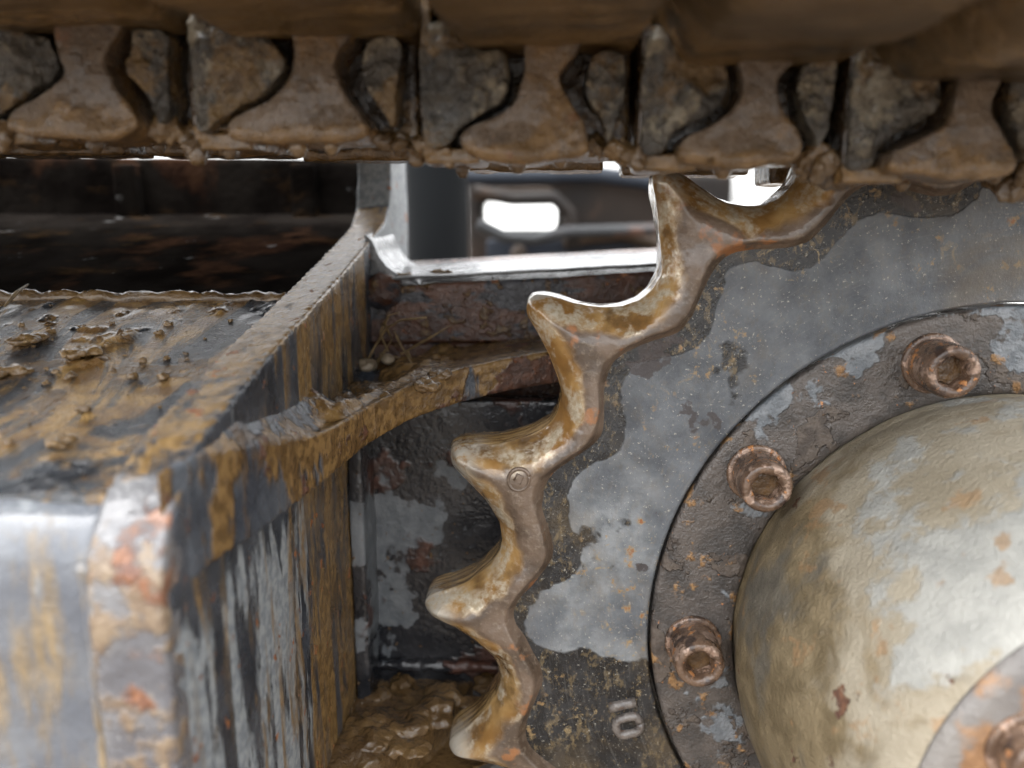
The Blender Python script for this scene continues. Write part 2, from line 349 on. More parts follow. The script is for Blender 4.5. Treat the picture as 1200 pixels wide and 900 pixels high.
# ------------------------------------------------------------------ mesh helpers
def thing(name, label, cat, loc, group=None, kind=None):
    o = bpy.data.objects.new(name, None); COL.objects.link(o); o.location = loc
    o.empty_display_size = .02
    o['label'] = label; o['category'] = cat
    if group: o['group'] = group
    if kind: o['kind'] = kind
    return o
def tag(o, label, cat, group=None, kind=None):
    o['label'] = label; o['category'] = cat
    if group: o['group'] = group
    if kind: o['kind'] = kind
    return o
def link(name, me, mat, parent=None, loc=None):
    o = bpy.data.objects.new(name, me); COL.objects.link(o)
    if mat is not None and not me.materials: me.materials.append(M[mat])
    if loc is not None: o.location = loc
    if parent is not None:
        o.parent = parent
        o.matrix_parent_inverse = Matrix.Translation(world_loc(parent)).inverted()
    return o
def world_loc(o):
    l = Vector(o.location)
    return l
def mesh(name, V, F, smooth=True):
    me = bpy.data.meshes.new(name); me.from_pydata([tuple(v) for v in V], [], [tuple(f) for f in F]); me.update()
    if smooth: me.shade_smooth()
    return me
def co(me):
    a = np.empty(len(me.vertices)*3); me.vertices.foreach_get('co', a); return a.reshape(-1, 3)
def nor(me):
    a = np.empty(len(me.vertices)*3); me.vertex_normals.foreach_get('vector', a); return a.reshape(-1, 3)
def setco(me, a):
    me.vertices.foreach_set('co', np.ascontiguousarray(a).ravel()); me.update()
def setattr_(me, name, v):
    at_ = me.attributes.get(name) or me.attributes.new(name, 'FLOAT', 'POINT')
    at_.data.foreach_set('value', np.ascontiguousarray(v, dtype=np.float32))
def grid_faces(nu, nv, wrap_u=False, wrap_v=False, flip=False):
    F = []
    for i in range(nu if wrap_u else nu-1):
        for j in range(nv if wrap_v else nv-1):
            a, b = i*nv+j, ((i+1) % nu)*nv+j
            c, d = ((i+1) % nu)*nv+(j+1) % nv, i*nv+(j+1) % nv
            F.append((a, d, c, b) if flip else (a, b, c, d))
    return F
def prism(poly, a0, a1, axis):
    """closed prism of polygon [(u, v)] extruded on an axis: 'X' uses (y,z), 'Y' uses (x,z), 'Z' uses (x,y)"""
    bm = bmesh.new()
    def P(u, v, w):
        return {'X': (w, u, v), 'Y': (u, w, v), 'Z': (u, v, w)}[axis]
    lo = [bm.verts.new(P(u, v, a0)) for u, v in poly]; hi = [bm.verts.new(P(u, v, a1)) for u, v in poly]
    n = len(poly)
    bm.faces.new(lo[::-1]); bm.faces.new(hi)
    for i in range(n): bm.faces.new((lo[i], lo[(i+1) % n], hi[(i+1) % n], hi[i]))
    bmesh.ops.recalc_face_normals(bm, faces=bm.faces)
    return bm
def box_bm(x0, x1, y0, y1, z0, z1):
    return prism([(x0, z0), (x1, z0), (x1, z1), (x0, z1)], y0, y1, 'Y')
def worn(name, bms, voxel, smooth=4, amp=0.0, scale=60, octaves=4, seed=0, gain=.5):
    """voxel-fuse solids, round the edges, roughen: cast or mud-coated steel"""
    tmp = bpy.data.meshes.new('tmp'); bm = bmesh.new()
    for b in (bms if isinstance(bms, list) else [bms]):
        m_ = bpy.data.meshes.new('t'); b.to_mesh(m_); bm.from_mesh(m_); bpy.data.meshes.remove(m_); b.free()
    bm.to_mesh(tmp); bm.free()
    o = bpy.data.objects.new('tmp', tmp); COL.objects.link(o)
    r = o.modifiers.new('r', 'REMESH'); r.mode = 'VOXEL'; r.voxel_size = voxel
    if smooth:
        s = o.modifiers.new('s', 'SMOOTH'); s.factor = .5; s.iterations = smooth
    dg = bpy.context.evaluated_depsgraph_get(); dg.update()
    me = bpy.data.meshes.new_from_object(o.evaluated_get(dg)); me.name = name
    bpy.data.objects.remove(o); bpy.data.meshes.remove(tmp)
    me.shade_smooth()
    if amp:
        p = co(me); setco(me, p+nor(me)*(amp*fbm(p, scale, octaves, seed, gain))[:, None])
    return me
def lathe(name, prof, c, n=128, amp=0.0, scale=60, seed=0, close=False):
    """revolve [(r, Y)] about the axle direction through c=(x,z)"""
    t = np.linspace(0, 2*math.pi, n, endpoint=False); V = []
    for a in t:
        for r, y in prof: V.append((c[0]+r*math.cos(a), y, c[1]+r*math.sin(a)))
    me = mesh(name, V, grid_faces(n, len(prof), wrap_u=True, wrap_v=close, flip=True))
    bm = bmesh.new(); bm.from_mesh(me); bmesh.ops.recalc_face_normals(bm, faces=bm.faces); bm.to_mesh(me); bm.free()
    if amp:
        p = co(me); setco(me, p+nor(me)*(amp*fbm(p, scale, 4, seed))[:, None])
    me.shade_smooth()
    return me
def smooth_path(pts, n):
    pts = np.array(pts, float); d = np.r_[0, np.cumsum(np.linalg.norm(np.diff(pts, axis=0), axis=1))]
    s = np.linspace(0, d[-1], n)
    return np.stack([np.interp(s, d, pts[:, k]) for k in range(pts.shape[1])], 1)
def tube(name, pts, r, n=10, amp=0.0, scale=200, seed=0, sub=0):
    pts = np.array(pts, float)
    if sub: pts = smooth_path(pts, sub)
    m = len(pts); rr = np.broadcast_to(np.asarray(r, float), (m,)) if np.ndim(r) < 1 or len(r) == m else np.interp(np.linspace(0, 1, m), np.linspace(0, 1, len(r)), r)
    V = []; T = np.gradient(pts, axis=0)
    for i in range(m):
        t = T[i]/np.linalg.norm(T[i]); a = np.cross(t, [0.31, .22, .92]); a /= np.linalg.norm(a); b = np.cross(t, a)
        for k in range(n):
            w = 2*math.pi*k/n; V.append(pts[i]+rr[i]*(math.cos(w)*a+math.sin(w)*b))
    F = grid_faces(m, n, wrap_v=True); F.append(tuple(range(n))); F.append(tuple((m-1)*n+k for k in range(n))[::-1])
    me = mesh(name, V, F)
    bm = bmesh.new(); bm.from_mesh(me); bmesh.ops.recalc_face_normals(bm, faces=bm.faces); bm.to_mesh(me); bm.free()
    if amp:
        p = co(me); setco(me, p+nor(me)*(amp*fbm(p, scale, 3, seed))[:, None])
    me.shade_smooth(); return me
def lump_bm(c, r, sq=(1, 1, 1), sub=3, seed=0, amp=.35, scale=None):
    bm = bmesh.new(); bmesh.ops.create_icosphere(bm, subdivisions=sub, radius=1.0)
    p = np.array([v.co[:] for v in bm.verts]); k = 1+amp*fbm(p+seed*3.1, 1.3, 4, seed)*1.6
    p = p*k[:, None]*r*np.array(sq)+np.array(c)
    for v, q in zip(bm.verts, p): v.co = q
    return bm
def join(name, bms, smooth=True):
    bm = bmesh.new()
    for b in bms:
        m_ = bpy.data.meshes.new('t'); b.to_mesh(m_); bm.from_mesh(m_); bpy.data.meshes.remove(m_); b.free()
    me = bpy.data.meshes.new(name); bm.to_mesh(me); bm.free()
    if smooth: me.shade_smooth()
    return me
def slope(xs, ys):
    return lambda v: np.interp(v, xs, ys)

# ------------------------------------------------------------------ ground
bm = bmesh.new()
bmesh.ops.create_grid(bm, x_segments=300, y_segments=300, size=300)
g = bpy.data.meshes.new('ground'); bm.to_mesh(g); bm.free()
setattr_(g, 'near', (co(g)[:, 1] < 4).astype(float)-.5)  # mud tone spread over the unseen near ground to cut bounce light
go = link('ground', g, 'ground', loc=(0, 0, -.62)); tag(go, 'wet ground toned dark near the machine against bounce light, pale gravel beyond', 'ground', kind='structure')

# ------------------------------------------------------------------ drive sprocket
CX, CZ = .1936, -.192
NT = 21
TIPS = {0: 109.3, 1: 126.3, 2: 143.7, 3: 161.5, 4: 178.7, 5: 195.9}
tip_deg = np.array([TIPS.get(k, None) if k in TIPS else 195.9+(k-5)*(360+109.3-195.9)/(NT-5) for k in range(NT+1)], float)
tip_deg[NT] = 109.3+360
TU = [0, .025, .05, .08, .11, .14, .21, .29, .38, .5, .6, .70, .79, .86, .91, .94, .97, 1]; TR = [.2557, .2556, .2550, .2534, .2501, .2455, .2348, .2268, .2207, .2180, .2184, .2222, .2282, .2358, .2452, .2515, .2549, .2557]
SEG = 84
_u = np.linspace(0, 1, 400, endpoint=False); _k = np.exp(-.5*(np.arange(-20, 21)/7.0)**2); _k /= _k.sum()
_r = np.interp(_u, TU, TR); _r = np.convolve(np.r_[_r[-20:], _r, _r[:20]], _k, 'valid')
TU, TR = np.r_[_u, 1.0], np.r_[_r, _r[0]]+.0004
def tooth_u(th):              # phase 0..1 between neighbouring tips
    th = np.mod(th-109.3, 360)+109.3
    k = np.clip(np.searchsorted(tip_deg, th, side='right')-1, 0, NT-1)
    return k, (th-tip_deg[k])/(tip_deg[k+1]-tip_deg[k])
def r_out(th):
    k, u = tooth_u(th); r = np.interp(u, TU, TR)
    low = sstep(np.mod(th, 360), 154, 171)*(1-sstep(np.mod(th, 360), 260, 300))
    return r+.0040*low*np.clip((.246-r)/.02, 0, 1)
def r_in(th):
    k, u = tooth_u(th)
    low = sstep(np.mod(th, 360), 165, 195)*(1-sstep(np.mod(th, 360), 260, 300))
    return .2052+.0062*np.cos(2*math.pi*u)+.0045*low
spr = thing('drive_sprocket', 'worn mud-gold toothed drive sprocket with grey painted plate, under the track chain', 'sprocket', (CX, .40, CZ))

th_all = np.concatenate([tip_deg[k]-.5*(tip_deg[k]-(tip_deg[k-1] if k else tip_deg[NT-1]-360))*(1-np.arange(SEG/2)/(SEG/2)) for k in range(1)])
# columns: tooth k runs from the gullet before tip k to the gullet after it
def tooth_cols(k):
    prev = tip_deg[k-1] if k else tip_deg[NT-1]-360
    a, b, c = .5*(prev+tip_deg[k]), tip_deg[k], .5*(tip_deg[k]+tip_deg[k+1])
    return np.r_[np.linspace(a, b, SEG//2, endpoint=False), np.linspace(b, c, SEG//2+1)]
fine = np.linspace(0, 360, 7200, endpoint=False)
OUT = np.stack([r_out(fine)*np.cos(np.radians(fine)), r_out(fine)*np.sin(np.radians(fine))], 1)
def outline_dist(th, r):
    p = np.stack([r*np.cos(np.radians(th)), r*np.sin(np.radians(th))], 1); d = np.empty(len(p))
    idx = (np.mod(th, 360)/.05).astype(int)
    off = np.arange(-220, 221, 2)
    for s in range(0, len(p), 4000):
        q = OUT[(idx[s:s+4000, None]+off) % 7200]; d[s:s+4000] = np.sqrt(((q-p[s:s+4000, None])**2).sum(2).min(1))
    return d
YF, YM0, YM1, YB = .3600, .3745, .3930, .4030
US = np.r_[np.linspace(0, .12, 5), np.linspace(.16, .55, 9), np.linspace(.58, .96, 15), [.975, .987, .995]]
def tooth_rows(th):
    """rows across the tooth ring at angles th: inner edge, front face, crown, running surface, back"""
    ro, ri = r_out(th), r_in(th); rows = []; e = []
    rows.append((ri-.0022, np.full_like(th, .3672))); e.append(np.full_like(th, 30.0))
    for u in US:
        r = ri+(ro-ri)*u; d = outline_dist(th, r)
        ein = (r-ri)
        q_ = np.clip(1-d/.0150, 0, 1); y = YF+(YM0-YF)*(.55*q_**2+.45*(1-np.sqrt(np.clip(1-q_*q_, 0, 1))))+.0042*(1-sstep(ein, 0, .0032))
        rows.append((r, y)); e.append(d*1000)
    for s in np.linspace(0, 1, 12):
        y = YM0+(YM1-YM0)*s; bul = .0006*math.sin(math.pi*s)
        rows.append((ro+bul, np.full_like(th, y))); e.append(np.full_like(th, -0.2 - 6*s))
    for u in (.96, .85, .65, .3, 0):
        r = ri+(ro-ri)*u; d = outline_dist(th, r)
        y = YB-(YB-YM1)*np.clip(1-d/.0135, 0, 1)**1.9
        rows.append((r, y)); e.append(np.full_like(th, -8.0))
    return rows, e
for k in range(NT):
    th = tooth_cols(k); pad = np.r_[2*th[0]-th[1], th, 2*th[-1]-th[-2]]
    rows, e = tooth_rows(pad); nv = len(rows); V = np.empty((len(pad), nv, 3)); E = np.empty((len(pad), nv))
    for j, ((r, y), ee) in enumerate(zip(rows, e)):
        a = np.radians(pad); V[:, j] = np.stack([CX+r*np.cos(a), y, CZ+r*np.sin(a)], 1); E[:, j] = ee
    P = V.reshape(-1, 3)
    P = P+np.stack([fbm(P, 70, 4, 1), fbm(P, 70, 4, 2), fbm(P, 70, 4, 3)], 1)*np.array([.0011, .0013, .0011])
    G = P.reshape(V.shape)
    du = np.gradient(G, axis=0); dv = np.gradient(G, axis=1); N = np.cross(du, dv); N /= np.linalg.norm(N, axis=2, keepdims=True)+1e-12
    G, N, E = G[1:-1], N[1:-1], E[1:-1]
    me = mesh('tooth', G.reshape(-1, 3), grid_faces(len(th), nv))
    if np.dot(np.array(me.polygons[10*nv].normal), N[10, 5]) < 0: N = -N
    me.flip_normals() if me.polygons[5].normal.y > .2 and False else None
    if np.array(me.polygons[8].normal)[1] > 0:
        me.flip_normals(); N = N if N[1, 8][1] < 0 else -N
    me.normals_split_custom_set_from_vertices([tuple(v) for v in N.reshape(-1, 3)])
    setattr_(me, 'edge', E.ravel())
    pc = G.reshape(-1, 3); setattr_(me, 'tip', sstep(np.hypot(pc[:, 0]-CX, pc[:, 2]-CZ), .238, .252))
    link('tooth', me, 'tooth', spr)
# plate
NA, ths = 720, np.linspace(0, 360, 720, endpoint=False)
fr = np.r_[np.linspace(0, .9, 46), np.linspace(.92, 1, 5)]
V = []; ED = []; LO = []
RI = .1513
for t in ths:
    ri = float(r_in(np.array([t]))[0])+.004; a = rad(t)
    for f in fr:
        r = RI+(ri-RI)*f; V.append((CX+r*math.cos(a), .3655, CZ+r*math.sin(a))); ED.append((ri-.004-r)*1000); LO.append(t)
    for r, y in ((ri, .394), (RI, .394), (RI, .3672), (RI+.0004, .3660)):
        V.append((CX+r*math.cos(a), y, CZ+r*math.sin(a))); ED.append(20); LO.append(t)
V = np.array(V); LO = np.array(LO)
zrel = V[:, 2]-CZ
V[:, 1] += .0009*fbm(V, 28, 3, 5)
me = mesh('plate', V, grid_faces(NA, len(fr)+4, wrap_u=True, wrap_v=True, flip=True))
bm = bmesh.new(); bm.from_mesh(me); bmesh.ops.recalc_face_normals(bm, faces=bm.faces); bm.to_mesh(me); bm.free(); me.shade_smooth()
p_ = co(me); zr = p_[:, 2]-CZ
setattr_(me, 'upside', sstep(zr, .03, .12)); setattr_(me, 'edge', np.array(ED)); setattr_(me, 'lowside', 1-sstep(zr, -.042, -.008))
setattr_(me, 'rr', np.hypot(p_[:, 0]-CX, zr)*900); setattr_(me, 'aa', np.degrees(np.arctan2(zr, -(p_[:, 0]-CX)))*.16)
link('plate', me, 'plate', spr)
# raised casting number 1 over 0, turned on its side, and the small oval casting mark on a tooth
def on_plate(x, y): return at(x, y, .3655)
me = tube('n', [on_plate(714, 829), on_plate(722, 827), on_plate(736, 824), on_plate(745, 822)], .0026, 12, .0003, 300)
link('raised_digit', me, 'digit', spr)
c0 = on_plate(736, 850); w = at(755, 845, .3655)-c0; h = at(739, 861, .3655)-c0
loop = [c0+w*(.72*np.sign(math.cos(a))*abs(math.cos(a))**.6)+h*(np.sign(math.sin(a))*abs(math.sin(a))**.7)*.85 for a in np.linspace(0, 2*math.pi, 33)]
link('raised_digit', tube('n', loop, .0022, 10, .0003, 300), 'digit', spr)
c0 = at(608, 562, .3602); ow = at(620, 558, .3602)-c0; oh = at(605, 551, .3602)-c0
loop = [c0+ow*math.cos(a)+oh*math.sin(a)*1.1 for a in np.linspace(0, 2*math.pi, 33)]
mk = link('casting_mark', tube('n', loop, .0009, 8), 'tooth', spr)
setattr_(mk.data, 'edge', np.full(len(mk.data.vertices), 22.0))
mk2 = link('casting_mark_stroke', tube('n', [c0-ow*.45+oh*.1, c0+oh*.55, c0+ow*.45+oh*.1, c0-oh*.5], .0007, 8), 'tooth', mk)
setattr_(mk2.data, 'edge', np.full(len(mk2.data.vertices), 22.0))

# ------------------------------------------------------------------ final drive hub
hub = thing('final_drive_hub', 'round cream painted final drive hub with rusty bolted flange ring', 'hub', (CX, .36, CZ))
ring_p = [(.1120, .378), (.1120, .3672), (.1128, .3658), (.1148, .3650), (.119, .3648), (.128, .3648), (.138, .3648), (.1470, .3649), (.1488, .3652), (.1495, .3660), (.1498, .378), (.130, .379)]
def dens(p, n):
    return [tuple(x) for x in smooth_path(p, n)]
link('flange_ring', lathe('flange_ring', dens(ring_p, 60), (CX, CZ), 420, .0004, 90, 4, close=True), 'ring', hub)
drum_p = [(.1118, .375), (.1120, .3600), (.1132, .354), (.1142, .346), (.1142, .337), (.1128, .324), (.1102, .309), (.1062, .292), (.1012, .275), (.0952, .259), (.0900, .2480), (.0868, .2430), (.0850, .2412), (.0838, .2404)]
me = lathe('drum', dens(drum_p, 120), (CX, CZ), 420, .0011, 40, 6)
p_ = co(me); setattr_(me, 'back', sstep(p_[:, 1], .245, .345)-.9*sstep(p_[:, 2]-CZ, .035, .085))
link('drum', me, 'drum', hub)
cap_p = [(.0838, .262), (.0836, .2420), (.0826, .2402), (.0812, .2384), (.0790, .2372), (.0760, .2368), (.070, .2366), (.05, .2366), (.02, .2368), (.0005, .2368)]
link('end_cap', lathe('end_cap', dens(cap_p, 70), (CX, CZ), 256, .0004, 60, 8), 'cap', hub)
def bolt_meshes(rh, hh, rs, rw):
    """socket cap screw along -Y with its seat at y=0, a hex recess in the head"""
    n = 48; loops = []
    def circ(r, y): return [(r*math.cos(2*math.pi*i/n), y, r*math.sin(2*math.pi*i/n)) for i in range(n)]
    def hexa(r, y):
        o_ = []
        for i in range(n):
            a = 2*math.pi*i/n; k = (a % (math.pi/3))-math.pi/6; q = r*math.cos(math.pi/6)/math.cos(k)
            o_.append((q*math.cos(a), y, q*math.sin(a)))
        return o_
    for r, y in ((rh, .002), (rh, -.0005), (rh, -hh*.4), (rh, -hh*.8), (rh*.985, -hh*.9), (rh*.94, -hh*.965), (rh*.87, -hh)): loops.append(circ(r, y))
    loops += [circ(rs*1.22, -hh), circ(rs*1.12, -hh*.985), hexa(rs*1.03, -hh*.95), hexa(rs, -hh*.80), hexa(rs*.98, -hh*.42), hexa(rs*.5, -hh*.38), hexa(rs*.02, -hh*.37)]
    V = [v for L in loops for v in L]; m = len(loops); F = []
    for j in range(m-1):
        for i in range(n): F.append((j*n+i, j*n+(i+1) % n, (j+1)*n+(i+1) % n, (j+1)*n+i))
    me = mesh('bolt', V, F)
    bm = bmesh.new(); bm.from_mesh(me); bmesh.ops.recalc_face_normals(bm, faces=bm.faces); bm.to_mesh(me); bm.free()
    if me.polygons[6*n].normal.y > 0: me.flip_normals()
    me.shade_smooth()
    p = co(me); setco(me, p+nor(me)*(.0003*fbm(p, 260, 3, 3))[:, None])
    wa = lathe('washer', dens([(rh*.9, .001), (rw, .001), (rw, -.0012), (rw*.97, -.0019), (rw*.9, -.0022), (rh*.98, -.0022)], 24), (0, 0), 64, .0002, 200, 2)
    s = [(rs*1.0*math.cos(math.pi/3*i), -hh*.62, rs*.93*math.sin(math.pi/3*i)) for i in range(6)]
    wd = bpy.data.meshes.new('socket_water'); wd.from_pydata(s, [], [tuple(range(6))]); wd.update()
    if wd.polygons[0].normal.y > 0: wd.flip_normals()
    wd.materials.append(M['water'])
    return me, wa, wd
b_me, w_me, sw_me = bolt_meshes(.0110, .0215, .0066, .0130)
for i in range(9):
    a = rad((105.9, 144.6, 182.8)[i] if i < 3 else 182.8+(i-2)*(360-76.9)/7)
    R_ = .1305
    b = link('bolt', b_me, 'bolt', hub, loc=(CX+R_*math.cos(a), .3648, CZ+R_*math.sin(a)))
    b.rotation_euler = (0, random.uniform(0, 1), 0)
    q_ = bpy.data.objects.new('socket_water', sw_me); COL.objects.link(q_); q_.parent = b
    w_ = bpy.data.objects.new('washer', w_me); COL.objects.link(w_); w_.parent = b
    if not w_me.materials: w_me.materials.append(M['bolt'])
cb_me, cw_me, csw_me = bolt_meshes(.0105, .012, .0062, .0128)
for i in range(6):
    a = rad(149+i*60); b = link('cap_bolt', cb_me, 'bolt', hub, loc=(CX+.060*math.cos(a), .2368, CZ+.060*math.sin(a)))
    w_ = bpy.data.objects.new('washer', cw_me); COL.objects.link(w_); w_.parent = b
    if not cw_me.materials: cw_me.materials.append(M['bolt'])

# ------------------------------------------------------------------ track frame on the near left
fr_ = thing('crawler_undercarriage', 'muddy blue-black welded track frame with sloping top and curved flange', 'track frame', (-.2, .4, -.45))
def heightfield(name, X, Y, zf, amp_f, under=.012):
    nx, ny = len(X), len(Y); gx, gy = np.meshgrid(X, Y, indexing='ij'); P = np.stack([gx.ravel(), gy.ravel(), zf(gy.ravel())], 1)
    P[:, 2] += amp_f(P)
    Q = P.copy(); Q[:, 2] -= under
    V = np.concatenate([P, Q]); n = nx*ny; F = grid_faces(nx, ny)
    F += [tuple(i+n for i in f[::-1]) for f in grid_faces(nx, ny)]
    ed = [i*ny for i in range(nx)]+[(nx-1)*ny+j for j in range(1, ny)]+[i*ny+ny-1 for i in range(nx-2, -1, -1)]+[j for j in range(ny-2, 0, -1)]
    for a, b in zip(ed, ed[1:]+ed[:1]): F.append((a, a+n, b+n, b))
    me = mesh(name, V, F)
    bm = bmesh.new(); bm.from_mesh(me); bmesh.ops.recalc_face_normals(bm, faces=bm.faces); bm.to_mesh(me); bm.free(); me.shade_smooth()
    return me
roofz = slope([.20, .222, .39, .41], [-.0875, -.0825, -.0450, -.0405])
def roof_amp(p):
    clump = np.clip(fbm(p, 55, 5, 21, .55)-.10, 0, 1)*.0075*sstep(fbm(p, 14, 2, 31), .0, .4)
    return .0012*fbm(p, 30, 4, 20, stretch=(1, .5, 1))+clump
me = heightfield('sloping_plate', np.linspace(-.46, -.1255, 330), np.linspace(.2235, .3915, 220), roofz, roof_amp)
link('sloping_plate', me, 'roof', fr_)
rearz = slope([.38, .3935, .60], [-.049, -.0475, -.0080])
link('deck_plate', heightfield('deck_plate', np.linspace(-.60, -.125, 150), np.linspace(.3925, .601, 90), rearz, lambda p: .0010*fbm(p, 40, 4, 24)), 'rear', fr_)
link('weld_bead', tube('weld', [(x, .3925+.0006*math.sin(x*210), -.0445+.0004*math.sin(x*340)) for x in np.linspace(-.44, -.128, 160)], .0034, 12, .0018, 260, 4), 'mud_dark', fr_)
# front plate with the bend at its top
prof = [(.2320, -.0808), (.2250, -.0830), (.2198, -.0862), (.2160, -.0908), (.2138, -.0965), (.2127, -.1030), (.2124, -.112), (.2124, -.20), (.2124, -.44)]
pf = smooth_path(prof, 150); X = np.linspace(-.46, -.1285, 170)
P = np.array([(x, y, z) for x in X for y, z in pf])
P[:, 1] -= .0012*fbm(P, 30, 4, 33, stretch=(1, 1, .4))+.003*np.clip(fbm(P, 26, 3, 35)-.2, 0, 1)
me = mesh('face_plate', P, grid_faces(len(X), len(pf)))
if me.polygons[100].normal.y > 0: me.flip_normals()
so = link('face_plate', me, 'front', fr_); sm = so.modifiers.new('thick', 'SOLIDIFY'); sm.thickness = .010; sm.offset = -1
# end plate
ep = [(.2105, -.44), (.2105, -.1100), (.2135, -.0950), (.2190, -.0860), (.2290, -.0775), (.2418, -.0705), (.3168, -.0543), (.3838, -.0420), (.4334, -.0325), (.480, -.0230), (.522, -.0140), (.537, -.0040), (.543, .0130), (.546, .05), (.600, .05), (.600, -.44)]
me = worn('gusset_plate', prism(ep, -.1275, -.1060, 'X'), .0015, 6, .0007, 60, 4, 41)
p = co(me); p[:, 2] += .0025*(p[:, 0]+.1275)/.0215; setco(me, p)
nz = nor(me)[:, 2]; tp = sstep(nz, .3, .8)
setattr_(me, 'mud', .42*tp+.36*sstep(p[:, 1], .27, .34)-.15-1.2*sstep(p[:, 1], .45, .50)*(1-tp))
setattr_(me, 'pale', np.where(tp > .5, -.5, .30*sstep(-p[:, 2], .10, .135)*(1-sstep(p[:, 1], .30, .36))-.10+.6*sstep(p[:, 1], .47, .52)))  # upper rear face carries reflected sky as pale colour; low front is paint
link('gusset_plate', me, 'end', fr_)
me = worn('edge_strip', prism([(.2070, -.44), (.2070, -.112), (.2076, -.1040), (.2092, -.0970), (.2122, -.0905), (.2165, -.0850), (.2225, -.0800), (.2300, -.0752), (.2300, -.0900), (.2180, -.1100), (.2180, -.44)], -.1272, -.1060, 'X'), .0012, 4, .0011, 70, 4, 43)
link('edge_strip', me, 'post', fr_)
link('weld_bead', tube('weld', [(-.1284, .2112, z) for z in np.linspace(-.096, -.44, 120)], .0022, 10, .0012, 230, 5), 'front', fr_)
# curved flange: front lower edge followed from the near corner to behind the sprocket
fe = [(207, 690, .2195), (250, 660, .238), (300, 628, .264), (360, 580, .308), (430, 521, .358), (480, 492, .384), (540, 471, .404), (600, 457, .4145), (660, 447, .420)]
pts = np.array([at(*q) for q in fe]); pts[0, 0] = -.1062
plan = [(-.110, .2150)]+[tuple(q[:2]) for q in smooth_path(pts, 40)[1:]]+[(.06, .424), (.06, .50), (-.110, .50)]
zl = slope(pts[:, 0], pts[:, 2])
me = worn('flange', prism(plan, 0, .0165, 'Z'), .0012, 3, .0006, 45, 4, 51)
p = co(me); top = sstep(p[:, 2], .008, .0155)
near_ = 1-sstep(p[:, 1], .25, .34)
p[:, 2] += top*(.0080*near_+.011*np.exp(-np.clip(p[:, 0]+.106, 0, 1)/.010)*(1-sstep(p[:, 1], .32, .40)))
lumps = np.clip(fbm(p, 45, 4, 53)+.05, 0, 1)*.010*sstep(-p[:, 0], .0, .07)*sstep(p[:, 1]-np.interp(p[:, 0], pts[:, 0], pts[:, 1]), .010, .035)
p[:, 2] += zl(p[:, 0])+top*lumps; setco(me, p)
setattr_(me, 'mud', .9*sstep(p[:, 0], -.104, -.082)-.05+.35*top); setattr_(me, 'rusty', sstep(p[:, 0], -.06, -.01)*(1-.7*top))
link('flange', me, 'flange', fr_)
# wall behind the sprocket, its weld, the lower flange
me = worn('web_plate', box_bm(-.108, .10, .431, .447, -.46, -.10), .0022, 2, .0010, 40, 4, 57); link('web_plate', me, 'wall', fr_)
link('weld_bead', tube('weld', [(-.1035, .4296, z) for z in np.linspace(-.115, -.27, 90)], .0035, 12, .0020, 200, 6), 'wall', fr_)
me = worn('wall_rib', box_bm(-.1055, -.098, .405, .436, -.46, -.108), .0013, 3, .0012, 90, 4, 58); link('wall_rib', me, 'wall', fr_)
link('weld_bead', tube('weld', [(x, .4290, -.252) for x in np.linspace(-.10, .0, 70)], .0035, 12, .0020, 200, 7), 'wall', fr_)
low = np.array([atZ(400, 915, -.262), atZ(445, 895, -.262), atZ(500, 850, -.262), atZ(545, 808, -.262), atZ(575, 775, -.262)])
plan = [(-.108, .30)]+[tuple(q[:2]) for q in low]+[(.04, .425), (.04, .436), (-.108, .436)]
me = worn('flange', prism(plan, -.282, -.262, 'Z'), .0012, 3, .0010, 55, 4, 61)
p = co(me); top = sstep(p[:, 2], -.272, -.263); p[:, 2] += top*(np.clip(fbm(p, 32, 4, 63, .4)+.15, 0, 1)*.010+.0022*fbm(p, 150, 4, 64, .6)); setco(me, p)
setattr_(me, 'mud', np.full(len(p), 1.0)*(.4+.6*top)); setattr_(me, 'rusty', np.zeros(len(p)))
link('flange', me, 'mud_dark', fr_)
# cross beam behind, with its fillet to the end plate
zt = slope([-.115, .09], [-.0405, -.0285])
me = worn('cross_beam', [box_bm(-.110, .10, .474, .60, -.062, .0), box_bm(-.110, .10, .478, .60, -.12, -.02)], .0018, 2, .0, 60)
p = co(me); p[:, 2] = np.where(p[:, 2] > -.030, p[:, 2]+0, p[:, 2]); k = sstep(p[:, 2], -.10, -.005)
p[:, 2] += k*(zt(p[:, 0])-.0005-.0060*(1-sstep(p[:, 1], .468, .56)))
p += nor(me)*(.0010*fbm(p, 60, 4, 65))[:, None]*np.where(p[:, 2] > zt(p[:, 0])-.004, .35, 1)[:, None]
setco(me, p); link('cross_beam', me, 'beam', fr_)
tb = prism([(-.108, .4725), (.10, .4725), (.10, .518), (-.108, .518)], 0.002, .004, 'Z')  # thin strip added to carry the beam's painted sky reflection
me = worn('beam_sheen', tb, .0009, 1, .0, 60)
p = co(me); p[:, 2] += zt(p[:, 0])+.0005-.0060*(1-sstep(p[:, 1], .468, .56))+.0006*fbm(p, 50, 4, 69); setco(me, p); link('sheen_strip', me, 'beam_sheen', fr_)
fil = [(-.110, -.016), (-.1050, -.021), (-.1020, -.029), (-.097, -.0355), (-.090, -.0400), (-.083, -.0425), (-.078, -.046), (-.110, -.046)]
me = worn('weld_fillet', prism(fil, .478, .546, 'Y'), .0013, 4, .0006, 40, 3, 67); link('weld_fillet', me, 'beam_sheen', fr_)
me = worn('weld_lump', lump_bm((-.100, .476, -.050), .012, (1, .7, .9), 4, 5, .15), .0011, 1, .0006, 120, 3, 68); link('weld_lump', me, 'beam', fr_)
